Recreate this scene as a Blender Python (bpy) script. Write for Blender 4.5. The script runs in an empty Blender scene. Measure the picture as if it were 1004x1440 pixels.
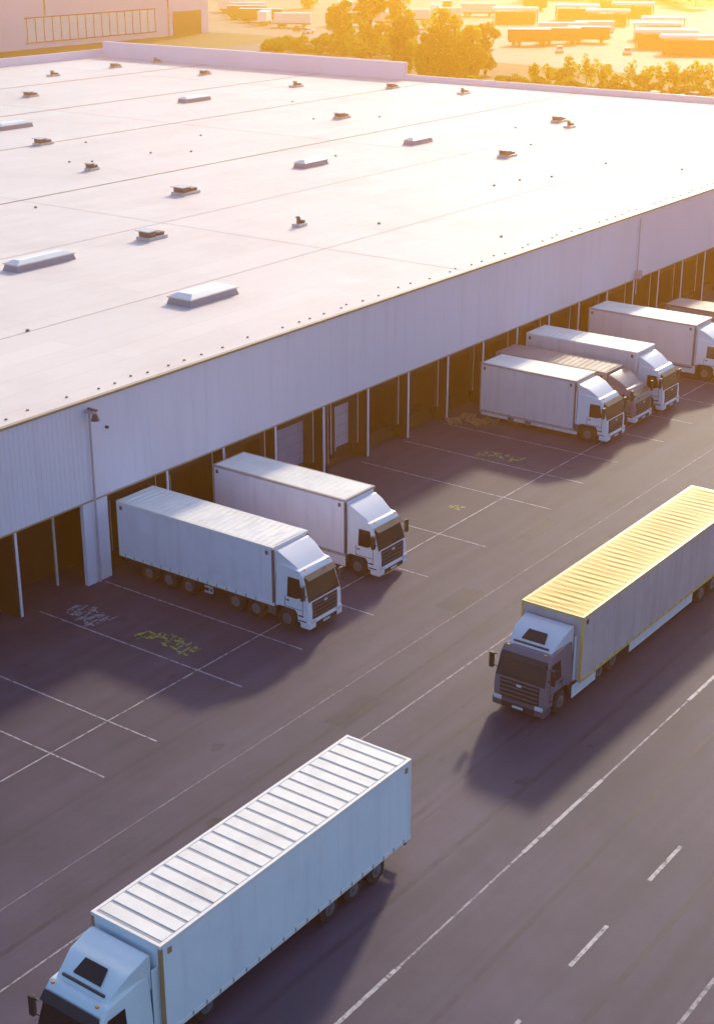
import bpy, bmesh, math, random
from mathutils import Vector, Matrix
random.seed(7)
S=bpy.context.scene
# ---------------------------------------------------------------- materials
MATS={}
def mat(name,col,rough=0.6,var=0.08,scale=1.5,metal=0.0,spec=0.5,dirt=None,dscale=0.4,stretch=(1,1,1),brick=None,drips=0.0):
    if name in MATS: return MATS[name]
    m=bpy.data.materials.new(name); m.use_nodes=True
    n=m.node_tree.nodes; l=m.node_tree.links; n.clear()
    out=n.new('ShaderNodeOutputMaterial'); b=n.new('ShaderNodeBsdfPrincipled')
    l.new(b.outputs[0],out.inputs[0])
    b.inputs['Roughness'].default_value=rough; b.inputs['Metallic'].default_value=metal
    b.inputs['Specular IOR Level'].default_value=spec
    tc=n.new('ShaderNodeTexCoord'); mp=n.new('ShaderNodeMapping'); mp.inputs['Scale'].default_value=stretch
    l.new(tc.outputs['Object'],mp.inputs[0])
    no=n.new('ShaderNodeTexNoise'); no.inputs['Scale'].default_value=scale; no.inputs['Detail'].default_value=6
    l.new(mp.outputs[0],no.inputs['Vector'])
    r=n.new('ShaderNodeValToRGB'); r.color_ramp.elements[0].position=0.3; r.color_ramp.elements[1].position=0.7
    lo=[max(0,c*(1-var)) for c in col]; hi=[min(1,c*(1+var)) for c in col]
    r.color_ramp.elements[0].color=(*lo,1); r.color_ramp.elements[1].color=(*hi,1)
    l.new(no.outputs[0],r.inputs[0]); last=r.outputs[0]
    if dirt:
        n2=n.new('ShaderNodeTexNoise'); n2.inputs['Scale'].default_value=dscale; n2.inputs['Detail'].default_value=8; n2.inputs['Roughness'].default_value=0.65
        l.new(mp.outputs[0],n2.inputs['Vector'])
        r2=n.new('ShaderNodeValToRGB'); r2.color_ramp.elements[0].position=0.48; r2.color_ramp.elements[1].position=0.72
        r2.color_ramp.elements[0].color=(0,0,0,1); r2.color_ramp.elements[1].color=(0.7,0.7,0.7,1)
        l.new(n2.outputs[0],r2.inputs[0])
        mx=n.new('ShaderNodeMix'); mx.data_type='RGBA'
        l.new(r2.outputs[0],mx.inputs[0]); l.new(last,mx.inputs[6]); mx.inputs[7].default_value=(*dirt,1)
        last=mx.outputs[2]
    if drips:
        m3=n.new('ShaderNodeMapping'); m3.inputs['Scale'].default_value=(1,1,0.06); l.new(tc.outputs['Object'],m3.inputs[0])
        n3=n.new('ShaderNodeTexNoise'); n3.inputs['Scale'].default_value=2.2; n3.inputs['Detail'].default_value=7; n3.inputs['Roughness'].default_value=0.7; l.new(m3.outputs[0],n3.inputs['Vector'])
        r3=n.new('ShaderNodeValToRGB'); r3.color_ramp.elements[0].position=0.5; r3.color_ramp.elements[1].position=0.72
        r3.color_ramp.elements[0].color=(1,1,1,1); r3.color_ramp.elements[1].color=(1-drips,1-drips*1.1,1-drips,1); l.new(n3.outputs[0],r3.inputs[0])
        mx=n.new('ShaderNodeMix'); mx.data_type='RGBA'; mx.blend_type='MULTIPLY'; mx.inputs[0].default_value=1
        l.new(last,mx.inputs[6]); l.new(r3.outputs[0],mx.inputs[7]); last=mx.outputs[2]
    if brick:
        bt=n.new('ShaderNodeTexBrick'); bt.inputs['Scale'].default_value=1.0; bt.inputs['Brick Width'].default_value=brick[0]; bt.inputs['Row Height'].default_value=brick[1]
        bt.inputs['Mortar Size'].default_value=brick[2]; bt.inputs['Color1'].default_value=(1,1,1,1); bt.inputs['Color2'].default_value=(0.955,0.95,0.95,1); bt.inputs['Mortar'].default_value=(0.86,0.83,0.82,1)
        bt.inputs['Mortar Smooth'].default_value=0.3
        l.new(tc.outputs['Object'],bt.inputs['Vector'])
        mx=n.new('ShaderNodeMix'); mx.data_type='RGBA'; mx.blend_type='MULTIPLY'; mx.inputs[0].default_value=1
        l.new(last,mx.inputs[6]); l.new(bt.outputs['Color'],mx.inputs[7]); last=mx.outputs[2]
    l.new(last,b.inputs['Base Color'])
    MATS[name]=m; return m

# ---------------------------------------------------------------- mesh helpers
def bx(bm,x0,x1,y0,y1,z0,z1):
    vs=[bm.verts.new(p) for p in [(x0,y0,z0),(x1,y0,z0),(x1,y1,z0),(x0,y1,z0),(x0,y0,z1),(x1,y0,z1),(x1,y1,z1),(x0,y1,z1)]]
    for f in [(0,3,2,1),(4,5,6,7),(0,1,5,4),(1,2,6,5),(2,3,7,6),(3,0,4,7)]: bm.faces.new([vs[i] for i in f])
def frus(bm,b0,z0,b1,z1):
    vs=[bm.verts.new(p) for p in [(b0[0],b0[2],z0),(b0[1],b0[2],z0),(b0[1],b0[3],z0),(b0[0],b0[3],z0),(b1[0],b1[2],z1),(b1[1],b1[2],z1),(b1[1],b1[3],z1),(b1[0],b1[3],z1)]]
    for f in [(0,3,2,1),(4,5,6,7),(0,1,5,4),(1,2,6,5),(2,3,7,6),(3,0,4,7)]: bm.faces.new([vs[i] for i in f])
def quad(bm,pts): return bm.faces.new([bm.verts.new(p) for p in pts])
def cyl(bm,c,r,h,axis='z',seg=20,r2=None):
    r2=r if r2 is None else r2
    M={'z':Matrix(),'y':Matrix.Rotation(math.pi/2,4,'X'),'x':Matrix.Rotation(math.pi/2,4,'Y')}[axis]
    bmesh.ops.create_cone(bm,cap_ends=True,segments=seg,radius1=r,radius2=r2,depth=h,matrix=Matrix.Translation(c)@M)
def obj(name,bm,m,parent=None,bevel=0,seg=2,smooth=False):
    me=bpy.data.meshes.new(name); bmesh.ops.recalc_face_normals(bm,faces=bm.faces) if bevel or smooth else None
    bm.to_mesh(me); bm.free()
    o=bpy.data.objects.new(name,me); S.collection.objects.link(o)
    me.materials.append(m)
    if parent: o.parent=parent
    if bevel:
        md=o.modifiers.new('b','BEVEL'); md.width=bevel; md.segments=seg; md.limit_method='ANGLE'; md.angle_limit=0.5
    if smooth:
        for p in me.polygons: p.use_smooth=True
        me.set_sharp_from_angle(angle=0.6)
    return o
def empty(name,loc=(0,0,0),rz=0):
    e=bpy.data.objects.new(name,None); S.collection.objects.link(e); e.location=loc; e.rotation_euler=(0,0,rz); e.empty_display_size=0.5; return e
def boxes(name,lst,m,parent=None,bevel=0,seg=2):
    bm=bmesh.new()
    for b in lst: bx(bm,*b)
    return obj(name,bm,m,parent,bevel,seg)

# ---------------------------------------------------------------- truck builder
rubber=mat('rubber',(0.02,0.02,0.022),0.85,0.2)
rimm=mat('rim_steel',(0.16,0.16,0.18),0.5,0.2,metal=0.3)
blackp=mat('black_plastic',(0.022,0.02,0.024),0.5,0.2)
chas=mat('chassis_paint',(0.035,0.03,0.035),0.6,0.2)
glass=mat('dark_glass',(0.012,0.012,0.016),0.12,0.1,spec=0.6)
lampm=mat('headlamp_lens',(0.7,0.7,0.72),0.15,0.05)
redm=mat('tail_lens',(0.35,0.02,0.02),0.25,0.1)
ambr=mat('amber_lens',(0.7,0.25,0.03),0.3,0.1)
def wheel(bmT,bmR,x,y,side,r=0.52,w=0.36):
    cyl(bmT,(x,y,r),r,w,'y',28)
    yo=y+side*(w/2)
    cyl(bmR,(x,yo+side*0.012,r),r*0.52,0.03,'y',20)
    cyl(bmR,(x,yo+side*0.05,r),r*0.22,0.1,'y',12)
def truck(loc,rz,cabm,boxm,roofm,L=12.6,W=2.6,H=4.0,zb=1.1,cabH=3.7,gap=0.3,cablen=2.35,roofstyle='rib',ribs=0.55,rail=None,amp=0.032,freq=15.0,
          tractor_axles=(1.3,5.0),rear_axles=3,skirt=None,grille=None,hatch=False,trim=None,name='semi_trailer_truck',visor=True,fairm=None,lowcol=None,frontm=None):
    T=empty(name,(loc[0],loc[1],0.014),rz)
    wc=1.27 if W>=2.6 else 1.24
    lowcol=lowcol or cabm; trim=trim or blackp; rail=rail or boxm; fairm=fairm or cabm
    hr=cabH-0.75
    ax=1.3
    prof=[(0.0,0.55),(0.02,1.15),(-0.03,1.62),(-0.36,hr-0.28),(-0.58,hr),(-cablen+0.15,hr+0.18),(-cablen,hr),(-cablen,1.0),(-ax-0.62,1.0),(-ax-0.5,1.12),(-ax+0.5,1.12),(-ax+0.64,0.95),(-ax+0.66,0.55)]
    bm=bmesh.new()
    def yy(z): return wc if z<1.7 else wc-0.10*(z-1.7)/(hr-1.7)
    Lf=[bm.verts.new((x,yy(z),z)) for x,z in prof]; Rt=[bm.verts.new((x,-yy(z),z)) for x,z in prof]
    bm.faces.new(Lf); bm.faces.new(Rt[::-1])
    for i in range(len(prof)):
        j=(i+1)%len(prof); bm.faces.new([Lf[j],Lf[i],Rt[i],Rt[j]])
    obj('cab_shell',bm,cabm,T,0.09,3,True)
    bm=bmesh.new()
    fp=[(-0.72,hr+0.0),(-0.9,hr+0.16),(-1.45,cabH-0.22),(-cablen+0.1,cabH),(-cablen-0.05,cabH-0.02),(-cablen-0.05,hr-0.5),(-cablen+0.02,hr-0.5),(-cablen+0.02,hr)]
    wf=wc-0.10
    A=[bm.verts.new((x,wf-(0.14 if x>-1.0 else 0.0),z)) for x,z in fp]; B=[bm.verts.new((x,-wf+(0.14 if x>-1.0 else 0.0),z)) for x,z in fp]
    bm.faces.new(A); bm.faces.new(B[::-1])
    for i in range(len(fp)):
        j=(i+1)%len(fp); bm.faces.new([A[j],A[i],B[i],B[j]])
    obj('roof_fairing',bm,fairm,T,0.07,3,True)
    sf=min(0.38,gap-0.02)
    if sf>0.05: boxes('side_fairing',[(-cablen-sf,-cablen+0.0,min(s*(wc-0.06),s*wc),max(s*(wc-0.06),s*wc),1.05,hr+0.25) for s in(1,-1)],fairm,T,0.02)
    if hatch:
        x0,z0,x1,z1=-0.98,hr+0.22,-1.40,cabH-0.25
        bm=bmesh.new(); pts=[]
        for o_ in (0.0,0.05): pts+= [(x0,-0.55,z0+o_),(x0,0.55,z0+o_),(x1,0.45,z1+o_),(x1,-0.45,z1+o_)]
        vs=[bm.verts.new(p) for p in pts]
        for f in [(0,1,2,3),(4,5,6,7),(0,1,5,4),(1,2,6,5),(2,3,7,6),(3,0,4,7)]: bm.faces.new([vs[i] for i in f])
        obj('roof_hatch',bm,glass,T)
        boxes('roof_trim',[(-0.86,-0.80,-0.85,0.85,hr+0.1,hr+0.17)],blackp,T)
    def fx(z): return -0.03+(-0.33)*(z-1.62)/(hr-0.28-1.62)
    bm=bmesh.new()
    zt=hr-0.32; zb_=1.66; o_=0.022
    quad(bm,[(fx(zb_)+o_,-yy(zb_)+0.07,zb_),(fx(zb_)+o_,yy(zb_)-0.07,zb_),(fx(zt)+o_,yy(zt)-0.08,zt),(fx(zt)+o_,-yy(zt)+0.08,zt)])
    obj('windscreen',bm,glass,T)
    bm=bmesh.new()
    for y0 in (-0.6,0.25): bx(bm,fx(1.78)+0.03,fx(1.78)+0.05,y0,y0+0.65,1.74,1.78)
    obj('wiper',bm,blackp,T)
    bm=bmesh.new()
    for s in (1,-1):
        e=0.012
        P=[(-0.34,1.85),(-0.7,1.72),(-1.25,1.72),(-1.25,hr-0.38),(-0.56,hr-0.38)]
        vs=[(x,s*(yy(z)+e),z) for x,z in P]; quad(bm,vs if s<0 else vs[::-1])
    obj('side_window',bm,glass,T)
    bm=bmesh.new()
    for s in (1,-1):
        a,b=(s*(wc+0.002),s*(wc+0.012)); a,b=min(a,b),max(a,b)
        bx(bm,-1.40,-1.38,a,b,1.15,1.7); bx(bm,-0.33,-0.31,a,b,0.95,1.7); bx(bm,-1.38,-0.33,a,b,1.18,1.2)
        bx(bm,-1.32,-1.14,a,b+0.02*(s>0),1.5,1.56)
        bx(bm,-0.6,-0.1,a,b,0.62,0.68); bx(bm,-0.58,-0.28,a,b,0.86,0.93)
    obj('door_seam',bm,blackp,T)
    if visor:
        bm=bmesh.new(); xv=fx(hr-0.3)
        vs=[bm.verts.new(p) for p in [(xv+0.02,-1.12,hr-0.24),(xv+0.02,1.12,hr-0.24),(xv+0.26,1.08,hr-0.42),(xv+0.26,-1.08,hr-0.42),(xv+0.02,-1.12,hr-0.20),(xv+0.02,1.12,hr-0.20),(xv+0.27,1.08,hr-0.39),(xv+0.27,-1.08,hr-0.39)]]
        for f in [(0,3,2,1),(4,5,6,7),(0,1,5,4),(1,2,6,5),(2,3,7,6),(3,0,4,7)]: bm.faces.new([vs[i] for i in f])
        obj('sun_visor',bm,trim,T)
    boxes('grille',[(-0.02,0.045,-0.95,0.95,0.72,1.60)],blackp,T,0.03)
    boxes('grille_bar',[(0.045,0.075,-0.9,0.9,z,z+0.03) for z in (0.88,1.08,1.28,1.47)],grille or rimm,T)
    boxes('grille_badge',[(0.075,0.09,-0.12,0.12,1.40,1.52)],lampm,T,0.01)
    boxes('bumper',[(-0.5,0.10,-wc-0.005,wc+0.005,0.28,0.70)],lowcol,T,0.07,3)
    boxes('lower_intake',[(0.1,0.115,-0.8,0.8,0.33,0.56)],blackp,T)
    boxes('headlamp',[(0.06,0.125,s*1.0-0.2,s*1.0+0.2,0.58,0.78) for s in (1,-1)],lampm,T,0.03)
    boxes('number_plate',[(0.116,0.124,-0.26,0.26,0.38,0.49)],lampm,T)
    boxes('marker_lamp',[(-0.52,-0.44,s*0.9-0.05,s*0.9+0.05,hr+0.0,hr+0.06) for s in (1,-1)],ambr,T,0.01)
    boxes('mirror',[(-0.22,-0.06,s*(wc+0.22)-0.1,s*(wc+0.22)+0.1,1.85,2.55) for s in (1,-1)]+[(-0.16,-0.1,s*(wc+0.06)-0.13,s*(wc+0.06)+0.13,zz,zz+0.05) for s in (1,-1) for zz in (1.95,2.5)],blackp,T,0.03)
    boxes('wheel_arch',[(-ax-0.66,-ax-0.56,s*(wc-0.18)-0.2,s*(wc-0.18)+0.2,0.45,1.05) for s in (1,-1)],blackp,T)
    rearT=max(tractor_axles)+0.9
    ch=[(-rearT,-0.4,s*0.42-0.05,s*0.42+0.05,0.72,0.98) for s in (1,-1)]
    ch+=[(-cablen-0.5,-0.6,-1.0,1.0,0.6,0.98)]
    boxes('chassis',ch,chas,T)
    a2=tractor_axles[1] if len(tractor_axles)>1 else 4.2
    t0,t1=-min(4.35,a2-0.62),-ax-0.72
    if t1-t0>0.4: boxes('fuel_tank',[(t0,t1,s*0.85-0.33,s*0.85+0.33,0.42,0.98) for s in (1,-1)],rimm,T,0.09,3)
    bt=bmesh.new(); br=bmesh.new()
    for a in tractor_axles:
        for s in (1,-1): wheel(bt,br,-a,s*(wc-0.2),s)
    xr=-(cablen+gap+L)
    ra=[-xr-2.0-1.35*i for i in range(rear_axles)] if rear_axles==3 else [-xr-2.4-1.3*i for i in range(rear_axles)]
    for a in ra:
        for s in (1,-1): wheel(bt,br,-a,s*(W/2-0.23),s,0.5,0.38)
    obj('tyre',bt,rubber,T,0.05,2,True); obj('wheel_rim',br,rimm,T,0.01,1)
    boxes('axle',[(-a-0.08,-a+0.08,-1.0,1.0,0.42,0.58) for a in list(tractor_axles)+ra],chas,T)
    if len(tractor_axles)>1: boxes('mudguard',[(-a-0.6,-a+0.6,s*(W/2-0.23)-0.2,s*(W/2-0.23)+0.2,1.0,1.03) for a in tractor_axles[1:] for s in (1,-1)],blackp,T)
    xf=-(cablen+gap)
    boxes('box_body',[(xr,xf,-W/2,W/2,zb,H)],boxm,T,0.015)
    boxes('trailer_frame',[(xr+0.1,xf-0.5,s*0.5-0.07,s*0.5+0.07,zb-0.34,zb-0.005) for s in (1,-1)]+[(xr+0.02,xf-0.1,s*(W/2-0.09)-0.05,s*(W/2-0.09)+0.05,zb-0.13,zb-0.055) for s in(1,-1)]
        +[(x,x+0.08,-W/2+0.1,W/2-0.1,zb-0.2,zb-0.14) for x in [xr+0.5+1.1*i for i in range(int((L-1)/1.1))]],chas,T)
    q=0.10; e=0.018; rl=[]; rf=[]
    for s in (1,-1):
        y0,y1=sorted((s*(W/2-q),s*(W/2+e)))
        rl.append((xr-e,xf+e,y0,y1,H-q,H+e))
        y0,y1=sorted((s*(W/2-0.02),s*(W/2+e)))
        rl.append((xr-e,xf+e,y0,y1,zb-0.05,zb+0.10))
        for x in (xr-e,xf-q+e):
            y0,y1=sorted((s*(W/2-q),s*(W/2+e*0.8)))
            (rf if x>xr+1 else rl).append((x+ (0.002),x+q-0.002,y0,y1,zb+0.101,H-q-0.001))
    for x in (xr-e,xf-q+e): rl.append((x,x+q,-W/2+q+0.001,W/2-q-0.001,H-q,H+e*0.9))
    boxes('edge_rail',rl,rail,T); boxes('front_corner_post',rf,frontm or rail,T)
    boxes('side_seam',[(x,x+0.012,s*(W/2+0.002)-0.004,s*(W/2+0.002)+0.004,zb+0.105,H-q-0.005) for x in [xr+L*k/6 for k in range(1,6)] for s in (1,-1)],boxm,T)
    boxes('side_clip',[(x,x+0.05,s*(W/2+0.022)-0.004,s*(W/2+0.022)+0.004,zb-0.02,zb+0.14) for x in [xr+0.4+0.62*k for k in range(int((L-0.8)/0.62))] for s in (1,-1)],raild0,T)
    boxes('corner_marker',[(x,x+0.16,s*(W/2+0.012)-0.012,s*(W/2+0.012)+0.012,H-0.42,H-0.22) for x in (xr+0.2,xf-0.45) for s in (1,-1)],frontm or blackp,T)
    if roofstyle=='rib':
        n=int(L/ribs); rr=[]
        for i in range(n):
            x=xr+0.15+(L-0.3)*(i+0.5)/n
            rr.append((x-ribs*0.41,x+ribs*0.41,-W/2+q+0.02,W/2-q-0.02,H-0.01,H+0.026+random.uniform(-.004,.004)))
        boxes('roof_rib',rr,roofm,T,0.012,1)
        boxes('roof_sheet',[(xr+q+.01,xf-q-.01,-W/2+q+0.005,W/2-q-0.005,H-0.02,H+0.006)],mat('roof_groove',(0.42,0.40,0.42),0.7),T)
    else:
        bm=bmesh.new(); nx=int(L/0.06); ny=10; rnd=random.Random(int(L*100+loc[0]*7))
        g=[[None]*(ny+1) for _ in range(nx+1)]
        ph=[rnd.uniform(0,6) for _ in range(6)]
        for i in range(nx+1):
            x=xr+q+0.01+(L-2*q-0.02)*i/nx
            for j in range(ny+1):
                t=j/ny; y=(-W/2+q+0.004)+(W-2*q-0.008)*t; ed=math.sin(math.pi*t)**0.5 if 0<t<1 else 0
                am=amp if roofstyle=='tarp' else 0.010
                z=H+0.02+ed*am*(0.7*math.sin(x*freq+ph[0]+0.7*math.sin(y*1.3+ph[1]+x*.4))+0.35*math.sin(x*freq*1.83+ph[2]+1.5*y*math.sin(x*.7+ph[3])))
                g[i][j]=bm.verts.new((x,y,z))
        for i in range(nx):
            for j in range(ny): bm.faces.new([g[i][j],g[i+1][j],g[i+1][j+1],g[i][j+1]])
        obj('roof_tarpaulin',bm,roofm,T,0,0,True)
    boxes('rear_door',[(xr-0.03,xr-0.001,s*(W/4)-W/4+0.12+(-0.05 if s>0 else 0.0),s*(W/4)+W/4-0.12+(0.05 if s<0 else 0.0),zb+0.15,H-0.15) for s in (1,-1)],boxm,T,0.01)
    boxes('door_lock_rod',[(xr-0.07,xr-0.035,y-0.02,y+0.02,zb+0.1,H-0.12) for y in (-0.75,-0.25,0.25,0.75)],rimm,T)
    boxes('underrun_bar',[(xr+0.05,xr+0.15,-W/2+0.1,W/2-0.1,0.5,0.64)]+[(xr+0.06,xr+0.13,s*0.6-0.04,s*0.6+0.04,0.64,zb-0.1) for s in (1,-1)],chas,T)
    boxes('tail_lamp',[(xr+0.0,xr+0.045,s*(W/2-0.35)-0.22,s*(W/2-0.35)+0.22,0.66,0.74) for s in (1,-1)],redm,T,0.01)
    sk0=-max(tractor_axles)-0.9
    sk1=-(min(ra))+0.9
    if L>9 and sk0-sk1>1.5:
        boxes('landing_gear',[(sk0-0.75,sk0-0.6,s*0.75-0.07,s*0.75+0.07,0.25,zb-0.2) for s in (1,-1)]+[(sk0-0.8,sk0-0.55,s*0.75-0.12,s*0.75+0.12,0.2,0.26) for s in (1,-1)],chas,T)
    if skirt=='rack':
        boxes('side_guard',[(sk1+0.15,sk0-0.6,s*(W/2-0.05)-0.02,s*(W/2-0.05)+0.02,z,z+0.1) for z in (0.5,0.78) for s in (1,-1)]+[(x,x+0.05,s*(W/2-0.09)-0.02,s*(W/2-0.09)+0.02,0.5,zb-0.14) for x in (sk1+0.4,(sk1+sk0)/2,sk0-0.8) for s in (1,-1)],mat('guard_rail_alu',(0.5,0.5,0.55),0.4),T)
    elif skirt=='panel':
        boxes('side_skirt',[(sk1+0.15,sk0-0.3,s*(W/2-0.04)-0.02,s*(W/2-0.04)+0.02,0.45,zb-0.055) for s in (1,-1)]+[(t0,t1,s*(W/2-0.1)-0.02,s*(W/2-0.1)+0.02,0.4,1.0) for s in (1,-1)],mat('skirt_panel_white',(0.75,0.70,0.75),0.5),T,0.01)
    elif skirt=='full':
        boxes('side_skirt',[(xr+0.1,-tractor_axles[0]-0.75,s*(W/2-0.04)-0.02,s*(W/2-0.04)+0.02,0.33,zb-0.055) for s in (1,-1)],boxm,T,0.01)
    return T

raild0=mat('clip_dark',(0.3,0.25,0.25),0.5,0.1)
white_pl=mat('white_lavender_paint',(0.90,0.82,0.90),0.5,0.02,0.6,dirt=(0.76,0.68,0.75),dscale=0.5,drips=0.12)
white_bl=mat('white_blue_paint',(0.86,0.90,0.94),0.45,0.02,0.5,dirt=(0.74,0.80,0.87),dscale=0.4,drips=0.10)
white_rf=mat('white_roof_sheet',(0.90,0.86,0.82),0.55,0.04,1.0,dirt=(0.70,0.65,0.61),dscale=0.7)
cabw=mat('cab_white',(0.90,0.85,0.90),0.28,0.02)
cabb=mat('cab_pale_blue_white',(0.86,0.91,0.93),0.25,0.03)
cabg=mat('cab_grey',(0.10,0.09,0.115),0.3,0.05)
cabd=mat('cab_purple_grey',(0.20,0.16,0.20),0.3,0.05)
cabs=mat('cab_silver',(0.75,0.73,0.79),0.3,0.04)
yel=mat('sunlit_yellow_tarpaulin',(0.90,0.50,0.09),0.6,0.06,2,dirt=(0.76,0.38,0.06))  # warm sunlight on the trailer roof is painted into this yellow base colour
pinkbox=mat('pinkish_box_side',(0.86,0.70,0.71),0.55,0.03,0.5,dirt=(0.72,0.57,0.58),drips=0.12)
tanbox=mat('tan_curtain',(0.58,0.46,0.47),0.6,0.06,0.6,dirt=(0.46,0.36,0.38),drips=0.2)
greybox=mat('grey_curtain',(0.34,0.26,0.27),0.6,0.05,0.6,dirt=(0.25,0.19,0.2))
railw=mat('rail_white',(0.90,0.84,0.80),0.4,0.05)
raild=mat('rail_dark',(0.16,0.11,0.10),0.5,0.1)
railb=mat('rail_brownish',(0.46,0.37,0.36),0.5)

R180=math.pi; RP=-math.pi/2
truck((22.75,27.1),R180,cabb,white_bl,white_rf,L=12.8,W=2.8,H=4.05,zb=0.8,cabH=3.8,gap=0.25,roofstyle='rib',ribs=0.56,rail=railw,rear_axles=3,tractor_axles=(1.3,4.6),hatch=True,frontm=mat('rail_orange',(0.45,0.25,0.12),0.5))
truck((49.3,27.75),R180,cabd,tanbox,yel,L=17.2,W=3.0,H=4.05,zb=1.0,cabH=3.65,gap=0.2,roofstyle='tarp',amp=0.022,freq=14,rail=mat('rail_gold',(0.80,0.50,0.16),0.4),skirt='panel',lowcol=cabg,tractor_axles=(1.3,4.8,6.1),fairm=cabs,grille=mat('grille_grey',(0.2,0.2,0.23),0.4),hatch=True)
truck((51.25,39.6),RP,cabw,white_pl,white_rf,L=10.2,W=2.65,H=4.0,zb=1.05,cabH=3.85,gap=0.06,cablen=1.97,roofstyle='tarp',amp=0.04,freq=17,skirt='rack',tractor_axles=(1.3,3.2,4.5),rail=railw,frontm=raild)
truck((58.1,40.5),RP,cabw,white_pl,white_rf,L=8.9,W=2.55,H=4.0,zb=0.95,cabH=3.75,gap=0.06,cablen=1.97,roofstyle='flat',skirt='full',tractor_axles=(1.3,4.4),rail=railb,frontm=raild,rear_axles=2)
truck((83.6,40.95),RP,cabw,pinkbox,white_rf,L=7.1,W=2.6,H=3.9,zb=0.6,cabH=3.7,gap=0.08,cablen=2.2,roofstyle='flat',skirt='full',tractor_axles=(1.3,),rear_axles=2,rail=railb,frontm=raild,name='box_truck')
truck((88.0,41.2),RP,cabd,greybox,greybox,L=8.5,W=2.5,H=3.35,zb=0.9,cabH=3.2,gap=0.08,cablen=2.1,roofstyle='tarp',tractor_axles=(1.3,),rear_axles=2,lowcol=cabs,name='box_truck')
truck((91.6,40.9),RP,cabw,pinkbox,white_rf,L=8.6,W=2.6,H=4.0,zb=0.95,cabH=3.7,gap=0.06,cablen=2.0,roofstyle='tarp',amp=0.04,freq=14,tractor_axles=(1.3,4.4),rear_axles=2,rail=railw)
truck((100.6,40.6),RP,cabw,pinkbox,white_rf,L=8.6,W=2.8,H=4.0,zb=0.9,cabH=3.7,gap=0.08,cablen=2.1,roofstyle='flat',skirt='panel',tractor_axles=(1.3,4.4),rear_axles=2,rail=railb,frontm=raild)
truck((109.0,40.4),RP,cabs,greybox,greybox,L=6.6,W=2.6,H=2.9,zb=0.85,cabH=2.95,gap=0.08,cablen=2.1,roofstyle='flat',tractor_axles=(1.3,),rear_axles=2,rail=raild,name='box_truck')

# ---------------------------------------------------------------- ground
def pos_tools(m):
    n=m.node_tree.nodes; l=m.node_tree.links; g=n.new('ShaderNodeNewGeometry')
    def noise(sc,st,det=6,ro=0.55):
        mp=n.new('ShaderNodeMapping'); mp.inputs['Scale'].default_value=st; l.new(g.outputs['Position'],mp.inputs[0])
        t=n.new('ShaderNodeTexNoise'); t.inputs['Scale'].default_value=sc; t.inputs['Detail'].default_value=det; t.inputs['Roughness'].default_value=ro
        l.new(mp.outputs[0],t.inputs['Vector']); return t.outputs[0]
    def ramp(s,p0,c0,p1,c1):
        r=n.new('ShaderNodeValToRGB'); r.color_ramp.elements[0].position=p0; r.color_ramp.elements[1].position=p1
        r.color_ramp.elements[0].color=(*c0,1); r.color_ramp.elements[1].color=(*c1,1); l.new(s,r.inputs[0]); return r.outputs[0]
    def mix(a,b_,f=1.0,mode='MULTIPLY'):
        x=n.new('ShaderNodeMix'); x.data_type='RGBA'; x.blend_type=mode; x.inputs[0].default_value=f; l.new(a,x.inputs[6]); l.new(b_,x.inputs[7]); return x.outputs[2]
    return n,l,g,noise,ramp,mix
def asphalt_mat(name,c0,c1):
    m=bpy.data.materials.new(name); m.use_nodes=True
    n,l,g,noise,ramp,mix=pos_tools(m)
    b=n['Principled BSDF']; b.inputs['Roughness'].default_value=0.72; b.inputs['Specular IOR Level'].default_value=0.4
    base=ramp(noise(0.06,(1,1,1)),0.35,c0,0.65,c1)
    streak=ramp(noise(0.5,(0.03,1.6,1)),0.38,(0.80,0.80,0.82),0.62,(1.12,1.1,1.1))
    patch=ramp(noise(0.35,(1,1,1),8,0.7),0.35,(0.82,0.82,0.83),0.65,(1.12,1.12,1.12))
    fine=ramp(noise(25,(1,1,1),3,0.6),0.3,(0.85,0.85,0.85),0.7,(1.15,1.15,1.15))
    c=mix(mix(mix(base,streak),patch),fine)
    stn=ramp(noise(0.9,(1,1,1),9,0.75),0.60,(1,1,1),0.72,(0.72,0.70,0.72)); c=mix(c,stn)
    l.new(c,b.inputs['Base Color'])
    bp=n.new('ShaderNodeBump'); bp.inputs['Strength'].default_value=0.25; bp.inputs['Distance'].default_value=0.02
    l.new(noise(40,(1,1,1),3),bp.inputs['Height']); l.new(bp.outputs[0],b.inputs['Normal'])
    return m
asph=asphalt_mat('asphalt',(0.060,0.046,0.084),(0.078,0.060,0.104))
asph2=asphalt_mat('old_asphalt',(0.17,0.10,0.07),(0.26,0.16,0.11))
earth=mat('dry_earth_grass',(0.19,0.10,0.02),0.9,0.25,0.02,dirt=(0.06,0.065,0.008),dscale=0.03)
bm=bmesh.new(); quad(bm,[(-2500,-2500,-0.02),(3500,-2500,-0.02),(3500,3500,-0.02),(-2500,3500,-0.02)]); obj('ground',bm,earth)
bm=bmesh.new(); quad(bm,[(-300,-60,0),(230,-60,0),(230,60,0),(-300,60,0)]); obj('road',bm,asph)
bm=bmesh.new(); quad(bm,[(178,185,-0.012),(178,-30,-0.012),(235,-30,-0.012),(235,185,-0.012)]); obj('service_yard',bm,asph2)
bm=bmesh.new(); quad(bm,[(282,60,-0.010),(500,60,-0.010),(500,560,-0.010),(322,560,-0.010),(322,225,-0.010),(300,222,-0.010)]); obj('parking_yard',bm,asph2)
bm=bmesh.new(); quad(bm,[(100,236,-0.006),(321,236,-0.006),(321,252,-0.006),(100,252,-0.006)]); obj('access_road',bm,asph)
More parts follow.
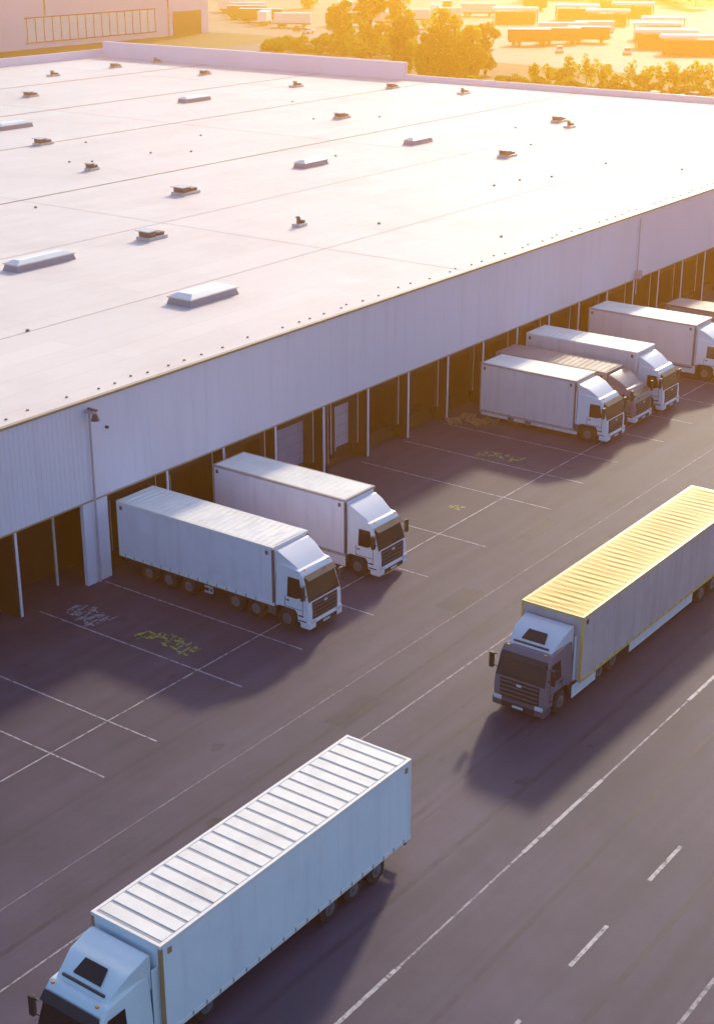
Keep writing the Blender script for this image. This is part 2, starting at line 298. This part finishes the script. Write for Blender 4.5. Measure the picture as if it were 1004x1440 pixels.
def paint(name,col,lo,hi,fmax,sc=3.0):
    m=bpy.data.materials.new(name); m.use_nodes=True
    n,l,g,noise,ramp,mix=pos_tools(m)
    b=n['Principled BSDF']; b.inputs['Roughness'].default_value=0.6; b.inputs['Base Color'].default_value=(*col,1)
    tr=n.new('ShaderNodeBsdfTransparent'); mx=n.new('ShaderNodeMixShader')
    l.new(ramp(noise(sc,(1,1,1),8,0.75),lo,(0,0,0),hi,(fmax,)*3),mx.inputs[0]); l.new(tr.outputs[0],mx.inputs[1]); l.new(b.outputs[0],mx.inputs[2]); l.new(mx.outputs[0],n['Material Output'].inputs[0]); return m
pw=paint('white_line_paint',(0.58,0.52,0.56),0.32,0.54,0.8); pf=paint('faded_line_paint',(0.45,0.40,0.44),0.34,0.58,0.5); pm=paint('lane_paint',(0.52,0.47,0.51),0.32,0.56,0.65)
py=paint('green_yellow_paint',(0.48,0.50,0.08),0.34,0.52,0.75); ptyre=paint('tyre_mark',(0.028,0.02,0.03),0.40,0.66,0.4,0.7); pgrn=paint('worn_white_marking',(0.55,0.5,0.55),0.36,0.56,0.7)
patm=paint('asphalt_patch',(0.044,0.034,0.053),0.3,0.6,0.35,0.5)
def lines(name,ls,m,z=0.008):
    bm=bmesh.new()
    for (x0,y0,x1,y1,w) in ls:
        if abs(x1-x0)>abs(y1-y0): quad(bm,[(min(x0,x1),y0-w/2,z),(max(x0,x1),y1-w/2,z),(max(x0,x1),y1+w/2,z),(min(x0,x1),y0+w/2,z)])
        else: quad(bm,[(x0-w/2,min(y0,y1),z),(x0+w/2,min(y0,y1),z),(x0+w/2,max(y0,y1),z),(x0-w/2,max(y0,y1),z)])
    return obj(name,bm,m)
lines('lane_line_solid',[(-60,22.5,200,22.5,0.09),(-60,14.0,38.5,14.0,0.14)],pm)
lines('lane_line_bold',[(40.8-14*k,22.5,46.9-14*k,22.5,0.16) for k in range(-8,5)],pw,0.012)
lines('lane_line_dashed',[(x,18.05,x+2.6,18.05,0.15) for x in [36.2+5.75*k for k in range(-10,25)]],pw)
lines('lane_line_faint',[(-60,32.0,200,32.0,0.08)],pm); lines('lane_line_thin',[(-60,35.2,200,35.2,0.06)],pf)
bay=[35.4,38.65,44.3,48.7,53.6,58.9,64.0,70.8,75.6,80.1,85.3,89.8,94.5,99.0,103.5,108,112.5,117,122]
lines('parking_bay_line',[(x,38.6+0.3*math.sin(x*3),x,51.8,0.08) for x in bay],pw,0.012)
lines('parking_cross_line',[(10,41.5,125,41.5,0.08)],pw,0.008)
lines('asphalt_repair_patch',[(56.2,35.9,59.0,35.9,1.5),(44,33.6,47,33.6,1.1),(66,37.4,69.5,37.4,0.9),(79,30.5,86,30.5,1.3)],patm,0.0010)
lines('joint_seam',[(-60,38.2,200,38.2,0.05),(-60,26.6,200,26.6,0.05),(-60,30.1,200,30.1,0.05)],ptyre,0.0050)
def curve_marks(name,paths,m,w=0.1,z=0.004):
    bm=bmesh.new()
    for P in paths:
        Lp=[];Rp=[]
        for i,p_ in enumerate(P):
            a=Vector(P[max(0,i-1)]);b=Vector(P[min(len(P)-1,i+1)]); d=(b-a).normalized(); nn=Vector((-d.y,d.x))*w/2
            c=Vector(p_); Lp.append(bm.verts.new((*(c-nn),z))); Rp.append(bm.verts.new((*(c+nn),z)))
        for i in range(len(P)-1): bm.faces.new([Lp[i],Lp[i+1],Rp[i+1],Rp[i]])
    return obj(name,bm,m)
rnd=random.Random(3); P=[]
for y in [29.2,27.2,24.9,33.6,20.4,16.2]:
    ph=rnd.uniform(0,6); P.append([(x,y+0.25*math.sin(x*0.05+ph)) for x in range(-20,140,4)])
curve_marks('tyre_tracks',P,ptyre,0.22,0.0045)
def stains(name,pts,m,z,seed):
    r=random.Random(seed); bm=bmesh.new()
    for (x,y,R) in pts:
        vs=[bm.verts.new((x+R*r.uniform(.6,1.1)*math.cos(t)*1.4,y+R*r.uniform(.6,1.1)*math.sin(t),z)) for t in [k*math.pi/8 for k in range(16)]]; bm.faces.new(vs); z+=0.00004
    return obj(name,bm,m)
r=random.Random(21); stains('oil_stains',[(r.uniform(30,110),r.uniform(24,50),r.uniform(.08,.35)) for _ in range(50)],paint('oil_stain',(0.02,0.016,0.02),0.38,0.65,0.5,2.0),0.0054,2)
def scribble(name,x0,x1,y0,y1,m,n,seed):
    r=random.Random(seed); bm=bmesh.new()
    for i in range(n):
        t=(i+0.5)/n; cy=y0+(y1-y0)*t; cx=(x0+x1)/2+r.uniform(-.2,.2); w=(x1-x0)
        for k in range(5):
            a=cx+r.uniform(-.45,.45)*w; b=cy+r.uniform(-.2,.2); z=0.0125+0.0002*(i*5+k)
            if r.random()<0.5: quad(bm,[(a-w*.2,b-.05,z),(a+w*.2,b-.05,z),(a+w*.2,b+.06,z),(a-w*.2,b+.05,z)])
            else: quad(bm,[(a-.06,b-.15,z),(a+.06,b-.15,z),(a+.07,b+.15,z),(a-.05,b+.15,z)])
    return obj(name,bm,m)
scribble('painted_ground_lettering',45.2,46.2,42.8,46.3,py,9,1)
scribble('painted_ground_lettering',76.2,77.2,43.9,46.8,py,7,2)
scribble('painted_ground_lettering',44.6,46.0,48.4,50.8,pgrn,10,5)
scribble('painted_ground_lettering',67.7,68.3,42.5,43.4,py,2,8)
palm=mat('pallet_wood',(0.35,0.22,0.13),0.8,0.2)
def pallet(x,y,rz):
    T=empty('wooden_pallet',(x,y,0.014),rz)
    boxes('boards',[(-.6,.6,-.4+.2*k,-.28+.2*k,0.12,0.145) for k in range(5)]+[(-.6,.6,a,a+.1,0,0.025) for a in (-.4,-.05,.3)],palm,T)
    boxes('blocks',[(a-.07,a+.07,b-.05,b+.05,0.026,0.119) for a in (-.52,0,.52) for b in (-.34,0,.34)],palm,T)
for a in [(82.0,51.0,.3),(81.4,50.0,1.2),(82.3,49.4,.1),(80.7,51.3,.8),(60.6,51.3,.2)]: pallet(*a)
# ---------------------------------------------------------------- warehouse
WH=empty('warehouse',(0,0,0))
wallm=mat('cladding_lavender_white',(0.89,0.77,0.87),0.5,0.02,0.15,dirt=(0.80,0.69,0.78),dscale=0.12,stretch=(1,1,0.3),drips=0.08)
roofm=mat('roof_membrane',(0.87,0.75,0.71),0.7,0.03,0.08,dirt=(0.72,0.60,0.57),dscale=0.12,brick=(22,1.98,0.03))
capm=mat('roof_edge_cap',(0.42,0.29,0.17),0.5,0.1)
ZR=9.7; XE=177; YE=180; X0=-60
boxes('front_cladding',[(X0,XE,52.0,52.25,4.5,ZR-0.1)],wallm,WH)
rb=[]; x=X0
while x<48.2: rb.append((x,x+0.11,51.985,51.999,4.52,ZR-0.12)); x+=0.3
while x<XE-1: rb.append((x,x+0.04,51.995,51.999,4.52,ZR-0.12)); x+=1.1
boxes('cladding_rib',rb,wallm,WH)
boxes('roof_edge_cap',[(X0,XE,51.90,52.15,ZR-0.09,ZR+0.03),(X0,XE,51.95,51.97,4.44,4.52)],capm,WH)
boxes('roof_slab',[(X0,XE,52.16,YE,ZR-0.6,ZR)],roofm,WH)
boxes('end_wall',[(XE,XE+0.3,52.0,YE,0,ZR+0.7),(XE+0.31,XE+0.6,122,YE,0,ZR+2.3),(XE-0.25,XE-0.01,122,YE,ZR,ZR+2.3),(X0,XE,YE,YE+0.3,0,ZR+1.2),(X0-0.3,X0,52,YE,0,ZR)],wallm,WH)
seam=mat('roof_seam',(0.34,0.22,0.15),0.7,0.2); seam2=mat('roof_seam_light',(0.60,0.49,0.46),0.7,0.1)
boxes('roof_seam',[(X0,XE-.3,y-w/2,y+w/2,ZR+0.001,ZR+0.03) for y,w in ((95,0.16),(136.5,0.2),(158,0.2),(117,0.10))],seam,WH)
boxes('roof_seam_light',[(X0,XE-.3,y-w/2,y+w/2,ZR+0.001,ZR+0.015) for y,w in ((63.8,0.1),(79.4,0.08))]+[(x-.03,x+.03,52.4,YE-.2,ZR+0.0005,ZR+0.01) for x in (41,83,125,160)],seam2,WH)
rr=random.Random(11)
boxes('roof_fixing',[(x,x+0.10,y,y+0.10,ZR,ZR+0.06) for x,y in [(20+1.35*k+rr.uniform(-.4,.4),52.75+rr.choice([0,0,0.25])) for k in range(100)] if rr.random()>.2]+[(x,x+0.16,y,y+0.16,ZR,ZR+0.12) for x,y in [(rr.uniform(40,150),rr.uniform(54,120)) for _ in range(30)]],mat('fixing_dark',(0.2,0.13,0.1),0.6),WH)
PS=[43.4-4.5*k for k in range(1,20)][::-1]+[43.4,47.8,49.4,53.9,58.4,62.9,67.4,71.9,76.3,80.9,85.3,89.8,94.3,98.8,103.3,107.8,112.3,116.8,121.3,125.8,130.3,134.8,139.3,143.8,148.3,152.8,157.3,161.8,166.3,170.8]
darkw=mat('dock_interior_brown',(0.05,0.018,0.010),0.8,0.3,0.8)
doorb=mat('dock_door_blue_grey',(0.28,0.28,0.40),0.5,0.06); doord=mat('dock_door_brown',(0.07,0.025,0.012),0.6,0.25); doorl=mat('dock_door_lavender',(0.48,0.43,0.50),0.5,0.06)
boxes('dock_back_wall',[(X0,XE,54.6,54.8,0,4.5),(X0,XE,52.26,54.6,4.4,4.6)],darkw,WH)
pil=[(X0,43.4-4.5*5,52.01,52.25,0,4.5)];shel=[];dl=[];db=[];dd=[];bump=[]; ped=[]; st=[]; dj=[]
for a,b in zip(PS[:-1],PS[1:]):
    if (a,b)==(47.8,49.4): pil.append((a,b,52.01,52.24,0,4.5)); continue
    c=(a+b)/2; wd=(b-a)/2-0.75
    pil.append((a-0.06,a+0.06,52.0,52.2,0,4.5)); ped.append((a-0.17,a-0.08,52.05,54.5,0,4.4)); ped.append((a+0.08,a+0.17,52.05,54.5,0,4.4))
    if b<49:
        st.append((b-0.9,b-0.8,53.3,53.4,0,4.3)); continue
    tgt=dd
    if 62<a<67: tgt=db
    if 67<a<71: tgt=dl
    if tgt is dl: c+=0.55; wd=0.95
    shel+= [(c-wd-0.4,c-wd,52.6,54.5,0.9,4.2),(c+wd,c+wd+0.4,52.6,54.5,0.9,4.2),(c-wd,c+wd,52.6,54.5,3.8,4.2),(c-wd-.4,c+wd+.4,52.9,54.5,0,0.89)]
    st+=[(c-wd-0.44,c-wd-0.40,52.56,52.62,0.9,4.2),(c+wd+0.40,c+wd+0.44,52.56,52.62,0.9,4.2),(c-wd-0.01,c-wd+0.02,52.55,52.59,1,3.8)]
    if tgt is dl: st+=[(a+0.5,a+0.56,52.5,52.55,0.3,4.3),(a+1.0,a+1.05,52.7,52.75,0.3,4.3),(a+1.3,a+1.33,52.7,52.75,0.3,4.3)]
    tgt.append((c-wd,c+wd,53.0 if tgt is not dd else 53.8,53.1 if tgt is not dd else 53.9,0.95,3.8))
    if tgt is not dd: dj+=[(c-wd,c+wd,52.985,52.996,z,z+0.015) for z in (1.6,2.3,3.0)]
    bump+=[(c-wd-0.3,c-wd,52.65,52.89,0.5,0.89),(c+wd,c+wd+0.3,52.65,52.89,0.5,0.89)]
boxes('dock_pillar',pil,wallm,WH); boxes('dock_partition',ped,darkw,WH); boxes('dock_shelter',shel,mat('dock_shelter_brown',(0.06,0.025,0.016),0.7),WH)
boxes('dock_edge_strip',st,mat('edge_strip_white',(0.7,0.62,0.62),0.5),WH); boxes('dock_door_joint',dj,mat('door_joint',(0.16,0.13,0.18),0.6),WH)
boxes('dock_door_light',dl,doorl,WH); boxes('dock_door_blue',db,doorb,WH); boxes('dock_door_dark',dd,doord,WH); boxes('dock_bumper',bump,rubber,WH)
bm=bmesh.new(); cyl(bm,(48.5,51.86,4.6),0.06,9.1,'z',10); bx(bm,48.3,48.7,51.5,51.95,9.1,9.25)
cyl(bm,(107.9,51.86,6.3),0.05,6,'z',8); bx(bm,107.7,108.1,51.5,51.95,4.6,5.2)
obj('downpipe',bm,mat('pipe_grey',(0.45,0.40,0.46),0.5),WH)
bm=bmesh.new(); cyl(bm,(48.5,51.45,8.92),0.22,0.32,'z',12,0.12); bx(bm,48.44,48.56,51.3,51.9,9.26,9.34); cyl(bm,(49.7,51.93,8.0),0.08,0.14,'y',10)
obj('wall_lamp',bm,mat('lamp_dark',(0.10,0.07,0.08),0.5),WH)

# ---------- roof fittings
skyw=mat('skylight_dome_white',(0.86,0.84,0.84),0.3,0.05); curb=mat('skylight_curb',(0.34,0.30,0.36),0.6,0.1)
vdark=mat('vent_dark_metal',(0.12,0.08,0.08),0.5,0.2); vlight=mat('vent_light_metal',(0.58,0.52,0.52),0.4,0.1)
def skylight(x,y,L,W):
    T=empty('roof_skylight',(x,y,ZR+0.004))
    bm=bmesh.new(); frus(bm,(-L/2,L/2,-W/2,W/2),0,(-L/2+.12,L/2-.12,-W/2+.12,W/2-.12),0.38); obj('curb',bm,curb,T,0.02)
    boxes('frame',[(-L/2+.02,L/2-.02,-W/2+.02,W/2-.02,0.382,0.45)],vlight,T,0.01)
    bm=bmesh.new(); frus(bm,(-L/2+.08,L/2-.08,-W/2+.08,W/2-.08),0.452,(-L/2+.6,L/2-.6,-W/2+.45,W/2-.45),0.66); obj('dome',bm,skyw,T,0.03,2)
def vent(x,y,s=1.0,k=0):
    T=empty('roof_vent',(x,y,ZR+0.004),(k%3)*0.03)
    boxes('curb',[(-0.75*s,0.75*s,-0.5*s,0.5*s,0,0.22)],vlight,T,0.02)
    if k%2==0:
        boxes('hood',[(-0.65*s,-0.05*s,-0.4*s,0.4*s,0.22,0.6),(0.1*s,0.65*s,-0.35*s,0.35*s,0.22,0.45)],vdark,T,0.05)
        boxes('cap',[(-0.8*s,0.05*s,-0.5*s,0.5*s,0.605,0.68)],vlight,T,0.02)
    else:
        bm=bmesh.new(); cyl(bm,(-.2*s,0,0.45),0.22*s,0.45,'z',14); cyl(bm,(-.2*s,0,0.72),0.38*s,0.1,'z',14,0.1*s); bx(bm,0.2*s,0.6*s,-0.3*s,0.3*s,0.22,0.42); obj('cowl',bm,vdark,T)
for a in [(67.7,76.1,5.2,1.5),(67.1,61.0,4.4,2.0),(111.9,128.5,4.6,1.8),(111.0,86.9,3.6,1.4),(128.7,87.0,3.6,1.3),(141.6,128.9,4.6,1.5)]: skylight(*a)
for i,(x,y,s,k) in enumerate([(78.4,76.0,1.3,0),(93.4,86.4,1.4,0),(97.3,101.4,.8,2),(105.6,116.8,1.2,0),(132.8,148.5,1.2,4),(151.6,164.5,1.1,5),(165.4,166,1.1,6),(176-1.5,166.4,1.1,7),(165.7,148.6,1.1,8),(161.3,128.6,1.2,9),(139.5,104.7,1.2,0),(88.2,70.2,.7,11),(167.5,117.4,1.1,12),(167.6,106.4,1.1,13),(151.4,83.5,1.2,0),(148,80.3,.9,15),(126.5,75.2,1.2,0)]): vent(x,y,s,k)

# ---------------------------------------------------------------- background
bgw=mat('render_wall_lavender',(0.80,0.70,0.86),0.6,0.05,0.1,dirt=(0.68,0.59,0.73),dscale=0.08)
B=empty('office_building')
boxes('wall',[(120,321,286,330,0,22)],bgw,B)
boxes('window_band',[(256,300,285.9,285.99,1.5,7.0)],mat('window_pale',(0.85,0.85,0.87),0.3,0.1),B)
boxes('window_frame',[(x,x+0.2,285.8,285.89,1.5,7.0) for x in [256+2.75*k for k in range(17)]]+[(255.5,300.5,285.78,285.888,z,z+0.25) for z in (1.3,7.0)],mat('frame_dark',(0.12,0.09,0.12),0.6),B)
boxes('gate',[(307,318,285.9,285.99,0,6),(236,247,285.9,285.99,0,4.5)],mat('gate_dark',(0.05,0.04,0.05),0.6),B)
boxes('downpipe',[(262,262.2,285.7,285.9,7.4,22),(305,305.2,285.7,285.9,0,22)],mat('frame_dark',(0.12,0.09,0.12)),B)
barkm=mat('bark',(0.09,0.06,0.04),0.9,0.2)
def leafm(name,c):
    m=mat(name,c,0.6,0.35,0.6)
    b=[n for n in m.node_tree.nodes if n.type=='BSDF_PRINCIPLED'][0]
    n=m.node_tree.nodes; l=m.node_tree.links
    tr=n.new('ShaderNodeBsdfTranslucent'); tr.inputs[0].default_value=(min(1,c[0]*3.4),min(1,c[1]*3.6),c[2]*1.2,1); mx=n.new('ShaderNodeMixShader'); mx.inputs[0].default_value=0.5
    out=[q for q in n if q.type=='OUTPUT_MATERIAL'][0]
    l.new(b.outputs[0],mx.inputs[1]); l.new(tr.outputs[0],mx.inputs[2]); l.new(mx.outputs[0],out.inputs[0]); return m
lf1=leafm('foliage_olive',(0.05,0.08,0.006)); lf2=leafm('foliage_gold_green',(0.11,0.14,0.004))
def leaves(bm,r,cx,cy,cz,R,RZ,n,sz):
    for i in range(n):
        d=Vector((r.gauss(0,1),r.gauss(0,1),r.gauss(0,1))).normalized()*(r.uniform(0.35,1)**0.5)
        c=Vector((cx+d.x*R,cy+d.y*R,cz+d.z*RZ)); a=Vector((r.gauss(0,1),r.gauss(0,1),r.gauss(0,1))).normalized(); b=a.orthogonal().normalized(); e=a.cross(b); s=sz*r.uniform(.6,1.3)
        quad(bm,[c-b*s-e*s*.5,c+b*s-e*s*.4,c+b*s*.7+e*s*.6,c-b*s*.8+e*s*.5])
def tree(x,y,H,R,m,seed,n=26,name='tree',low=0.2):
    r=random.Random(seed); T=empty(name,(x,y,-0.02))
    bm=bmesh.new(); cyl(bm,(0,0,H*0.4),R*0.10,H*0.8,'z',8,R*0.03); LB=[]
    for i in range(n):
        t=r.uniform(low,0.97); a=r.uniform(0,6.28); prof=math.sin(math.pi*min(1,(1.02-t)/(1.02-low)*0.9+0.05))**0.7
        rad=R*prof*r.uniform(0.3,0.85); LB.append((rad*math.cos(a),rad*math.sin(a),H*t))
        z0=H*max(0.12,t-0.15); d=Vector(LB[-1])-Vector((0,0,z0))
        M=Matrix.Translation(Vector((0,0,z0))+d/2)@d.to_track_quat('Z','Y').to_matrix().to_4x4()
        bmesh.ops.create_cone(bm,cap_ends=False,segments=5,radius1=R*.03,radius2=R*.01,depth=d.length,matrix=M)
    obj('trunk_and_limbs',bm,barkm,T)
    bm=bmesh.new()
    for (a,b,c) in LB:
        k=R*r.uniform(.26,.44); leaves(bm,r,a,b,c,k,k*0.95,100,R*0.08)
    obj('crown',bm,m,T)
tree(288,208,21,4.4,lf2,1,44,low=0.08); tree(294,204,17,3.8,lf2,2,34,low=0.08); tree(299,225,11,3.5,lf1,3)
for i,(x,y,H_,R_) in enumerate([(258,178,11,4.0),(262,172,12.5,3.8),(267,172,11,3.4),(271,167,10,3.0),(256,171,8.5,3.2),(264,166,9.5,3.2),(275,175,8,2.8)]): tree(x,y,H_,R_,lf2 if i%3 else lf1,10+i,34,low=0.08)
for i,(x,y,H_,R_) in enumerate([(318,240,5,3),(312,232,4,2.5),(305,214,5,3),(420,330,11,5),(440,320,9,5),(400,345,9,5),(520,330,10,6),(540,300,9,6)]): tree(x,y,H_,R_,lf1,40+i,18,low=0.1)
def shrubs(name,pts,m,seed):
    r=random.Random(seed); bm=bmesh.new()
    for (x,y,R_,H_) in pts:
        cyl(bm,(x,y,H_*0.25),0.12,H_*0.5,'z',5)
        for k in range(5):
            leaves(bm,r,x+r.uniform(-.5,.5)*R_,y+r.uniform(-.5,.5)*R_,H_*r.uniform(.3,.75),R_*.55,H_*.3,80,R_*0.15)
    return obj(name,bm,m)
r=random.Random(5)
shrubs('hedge_row',[(r.uniform(262,268)+(151-y)*0.15,y+r.uniform(-.5,.5),r.uniform(1.2,2.2),r.uniform(2.6,6)) for y in [108+1.7*k for k in range(27)]],lf2,3)
shrubs('hedge_row',[(r.uniform(246,252)+(165-y)*0.2,y,r.uniform(1.2,2.0),r.uniform(1.4,2.6)) for y in [105+2.1*k for k in range(30)]],lf1,4)
shrubs('bushes',[(r.uniform(286,316),r.uniform(205,245),r.uniform(1.4,2.6),r.uniform(1.5,3.4)) for _ in range(60)],lf1,6)
shrubs('far_tree_line',[(r.uniform(500,620),y,r.uniform(5,9),r.uniform(8,16)) for y in [150+4*k for k in range(90)]],lf1,9)
cream=mat('trailer_cream',(0.88,0.78,0.70),0.5,0.05); browns=mat('trailer_brown',(0.10,0.04,0.02),0.6,0.1)
def far_trailer(x,y,rz,m,top,L=12,name='parked_trailer'):
    T=empty(name,(x,y,0.0),rz)
    boxes('body',[(-L/2,L/2,-1.3,1.3,1.1,3.7)],m,T,0.03); boxes('roof',[(-L/2-.05,L/2+.05,-1.35,1.35,3.705,3.82)],top,T)
    bm=bmesh.new()
    for xx in (-L/2+1.5,-L/2+2.8,L/2-2):
        for s in (1,-1): cyl(bm,(xx,s*1.1,0.5),0.5,0.35,'y',12)
    obj('wheels',bm,rubber,T); boxes('frame',[(-L/2+.2,L/2-.2,-0.6,0.6,0.7,1.09)],chas,T)
def canopy(x,y,rz,L=14,W=7):
    T=empty('carport_canopy',(x,y,0.0),rz)
    bm=bmesh.new(); frus(bm,(-L/2,L/2,-W/2,W/2),3.6,(-L/2+.3,L/2-.3,-W/2+.6,W/2-.6),4.3); obj('roof',bm,cream,T)
    boxes('post',[(a-.12,a+.12,b-.12,b+.12,0,3.6) for a in (-L/2+.5,0,L/2-.5) for b in (-W/2+.5,W/2-.5)],chas,T)
    boxes('stored_goods',[(-L/2+1,L/2-1,-W/2+1.2,W/2-1.2,0,3.0)],browns,T)
A=math.radians(-60)
for (x,y) in [(338,196),(346,192),(354,188),(362,200),(372,196)]: far_trailer(x,y,A+r.uniform(-.1,.1),r.choice([browns,browns,pinkbox]),cream,r.uniform(9,13))
for (x,y) in [(352,166),(340,153),(372,178),(392,186),(410,212),(402,238),(425,230),(446,222),(470,240)]: canopy(x,y,A+r.uniform(-.08,.08),r.uniform(11,16),r.uniform(5,8))
for (x,y) in [(384,262),(396,258),(408,270),(420,262),(430,280),(455,262),(352,292),(360,300),(368,312),(380,322),(388,335),(350,280),(362,270),(372,262),(405,300)]: far_trailer(x,y,A+r.choice([0,0,1.57]),r.choice([cream,pinkbox,browns,browns]),cream,r.uniform(7,13))
def car(x,y,rz,m):
    T=empty('parked_car',(x,y,0),rz)
    bm=bmesh.new(); frus(bm,(-2.1,2.1,-.88,.88),0.3,(-2.05,2.0,-.85,.85),0.9); obj('body',bm,m,T,0.1,3)
    bm=bmesh.new(); frus(bm,(-1.6,1.0,-.8,.8),0.88,(-1.2,0.4,-.65,.65),1.42); obj('windows',bm,glass,T,0.05)
    bm=bmesh.new(); frus(bm,(-1.2,0.4,-.66,.66),1.42,(-1.1,0.3,-.6,.6),1.47); obj('roof',bm,m,T)
    bm=bmesh.new()
    for a in (-1.35,1.3):
        for s in (1,-1): cyl(bm,(a,s*.8,.32),.32,.22,'y',14)
    obj('wheels',bm,rubber,T)
for i,(x,y,rz) in enumerate([(256,115,1.5),(253,121,1.4),(325,140,0.4),(330,165,0.5),(325,180,.5),(318,195,.4),(345,222,1),(340,232,1),(352,238,1),(334,262,.2),(340,270,.3)]): car(x,y,rz,[cabw,cream,browns,cabs][i%4])

# ---------------------------------------------------------------- light, haze, camera
el=math.radians(24); az=math.radians(18)
sd=Vector((math.cos(el)*math.cos(az),math.cos(el)*math.sin(az),math.sin(el)))
sl=bpy.data.lights.new('sun','SUN'); sl.energy=4.4; sl.angle=math.radians(3.5); sl.color=(1.0,0.70,0.42)
so=bpy.data.objects.new('sun',sl); S.collection.objects.link(so); so.rotation_euler=sd.to_track_quat('Z','Y').to_euler(); so.location=(0,0,100)
Wd=bpy.data.worlds.new('World'); S.world=Wd; Wd.use_nodes=True; n=Wd.node_tree.nodes; l=Wd.node_tree.links
sk=n.new('ShaderNodeTexSky'); sk.sky_type='NISHITA'; sk.sun_disc=False; sk.sun_elevation=el; sk.sun_rotation=math.pi/2-az; sk.dust_density=2.0; sk.ozone_density=3.0
l.new(sk.outputs[0],n['Background'].inputs[0]); n['Background'].inputs[1].default_value=0.22
hz=bpy.data.materials.new('haze'); hz.use_nodes=True; n=hz.node_tree.nodes; l=hz.node_tree.links; n.clear()
o_=n.new('ShaderNodeOutputMaterial'); v=n.new('ShaderNodeVolumeScatter'); v.inputs['Color'].default_value=(1.0,0.40,0.05,1); v.inputs['Density'].default_value=0.0022; v.inputs['Anisotropy'].default_value=0.82
l.new(v.outputs[0],o_.inputs['Volume'])
bm=bmesh.new(); bx(bm,-300,900,-300,900,-0.5,34); obj('atmospheric_haze',bm,hz)

f=2116.; p=math.atan2(853,f); h=math.atan2(1678,math.hypot(f,853))
cam=bpy.data.cameras.new('camera'); co=bpy.data.objects.new('camera',cam); S.collection.objects.link(co); S.camera=co
cam.sensor_fit='VERTICAL'; cam.sensor_height=24; cam.lens=24*f/1440; cam.clip_end=6000; cam.clip_start=0.5
co.location=(0,0,32); co.rotation_euler=(math.pi/2-p,0,h-math.pi/2)
S.view_settings.view_transform='Standard'; S.view_settings.look='None'; S.view_settings.exposure=0
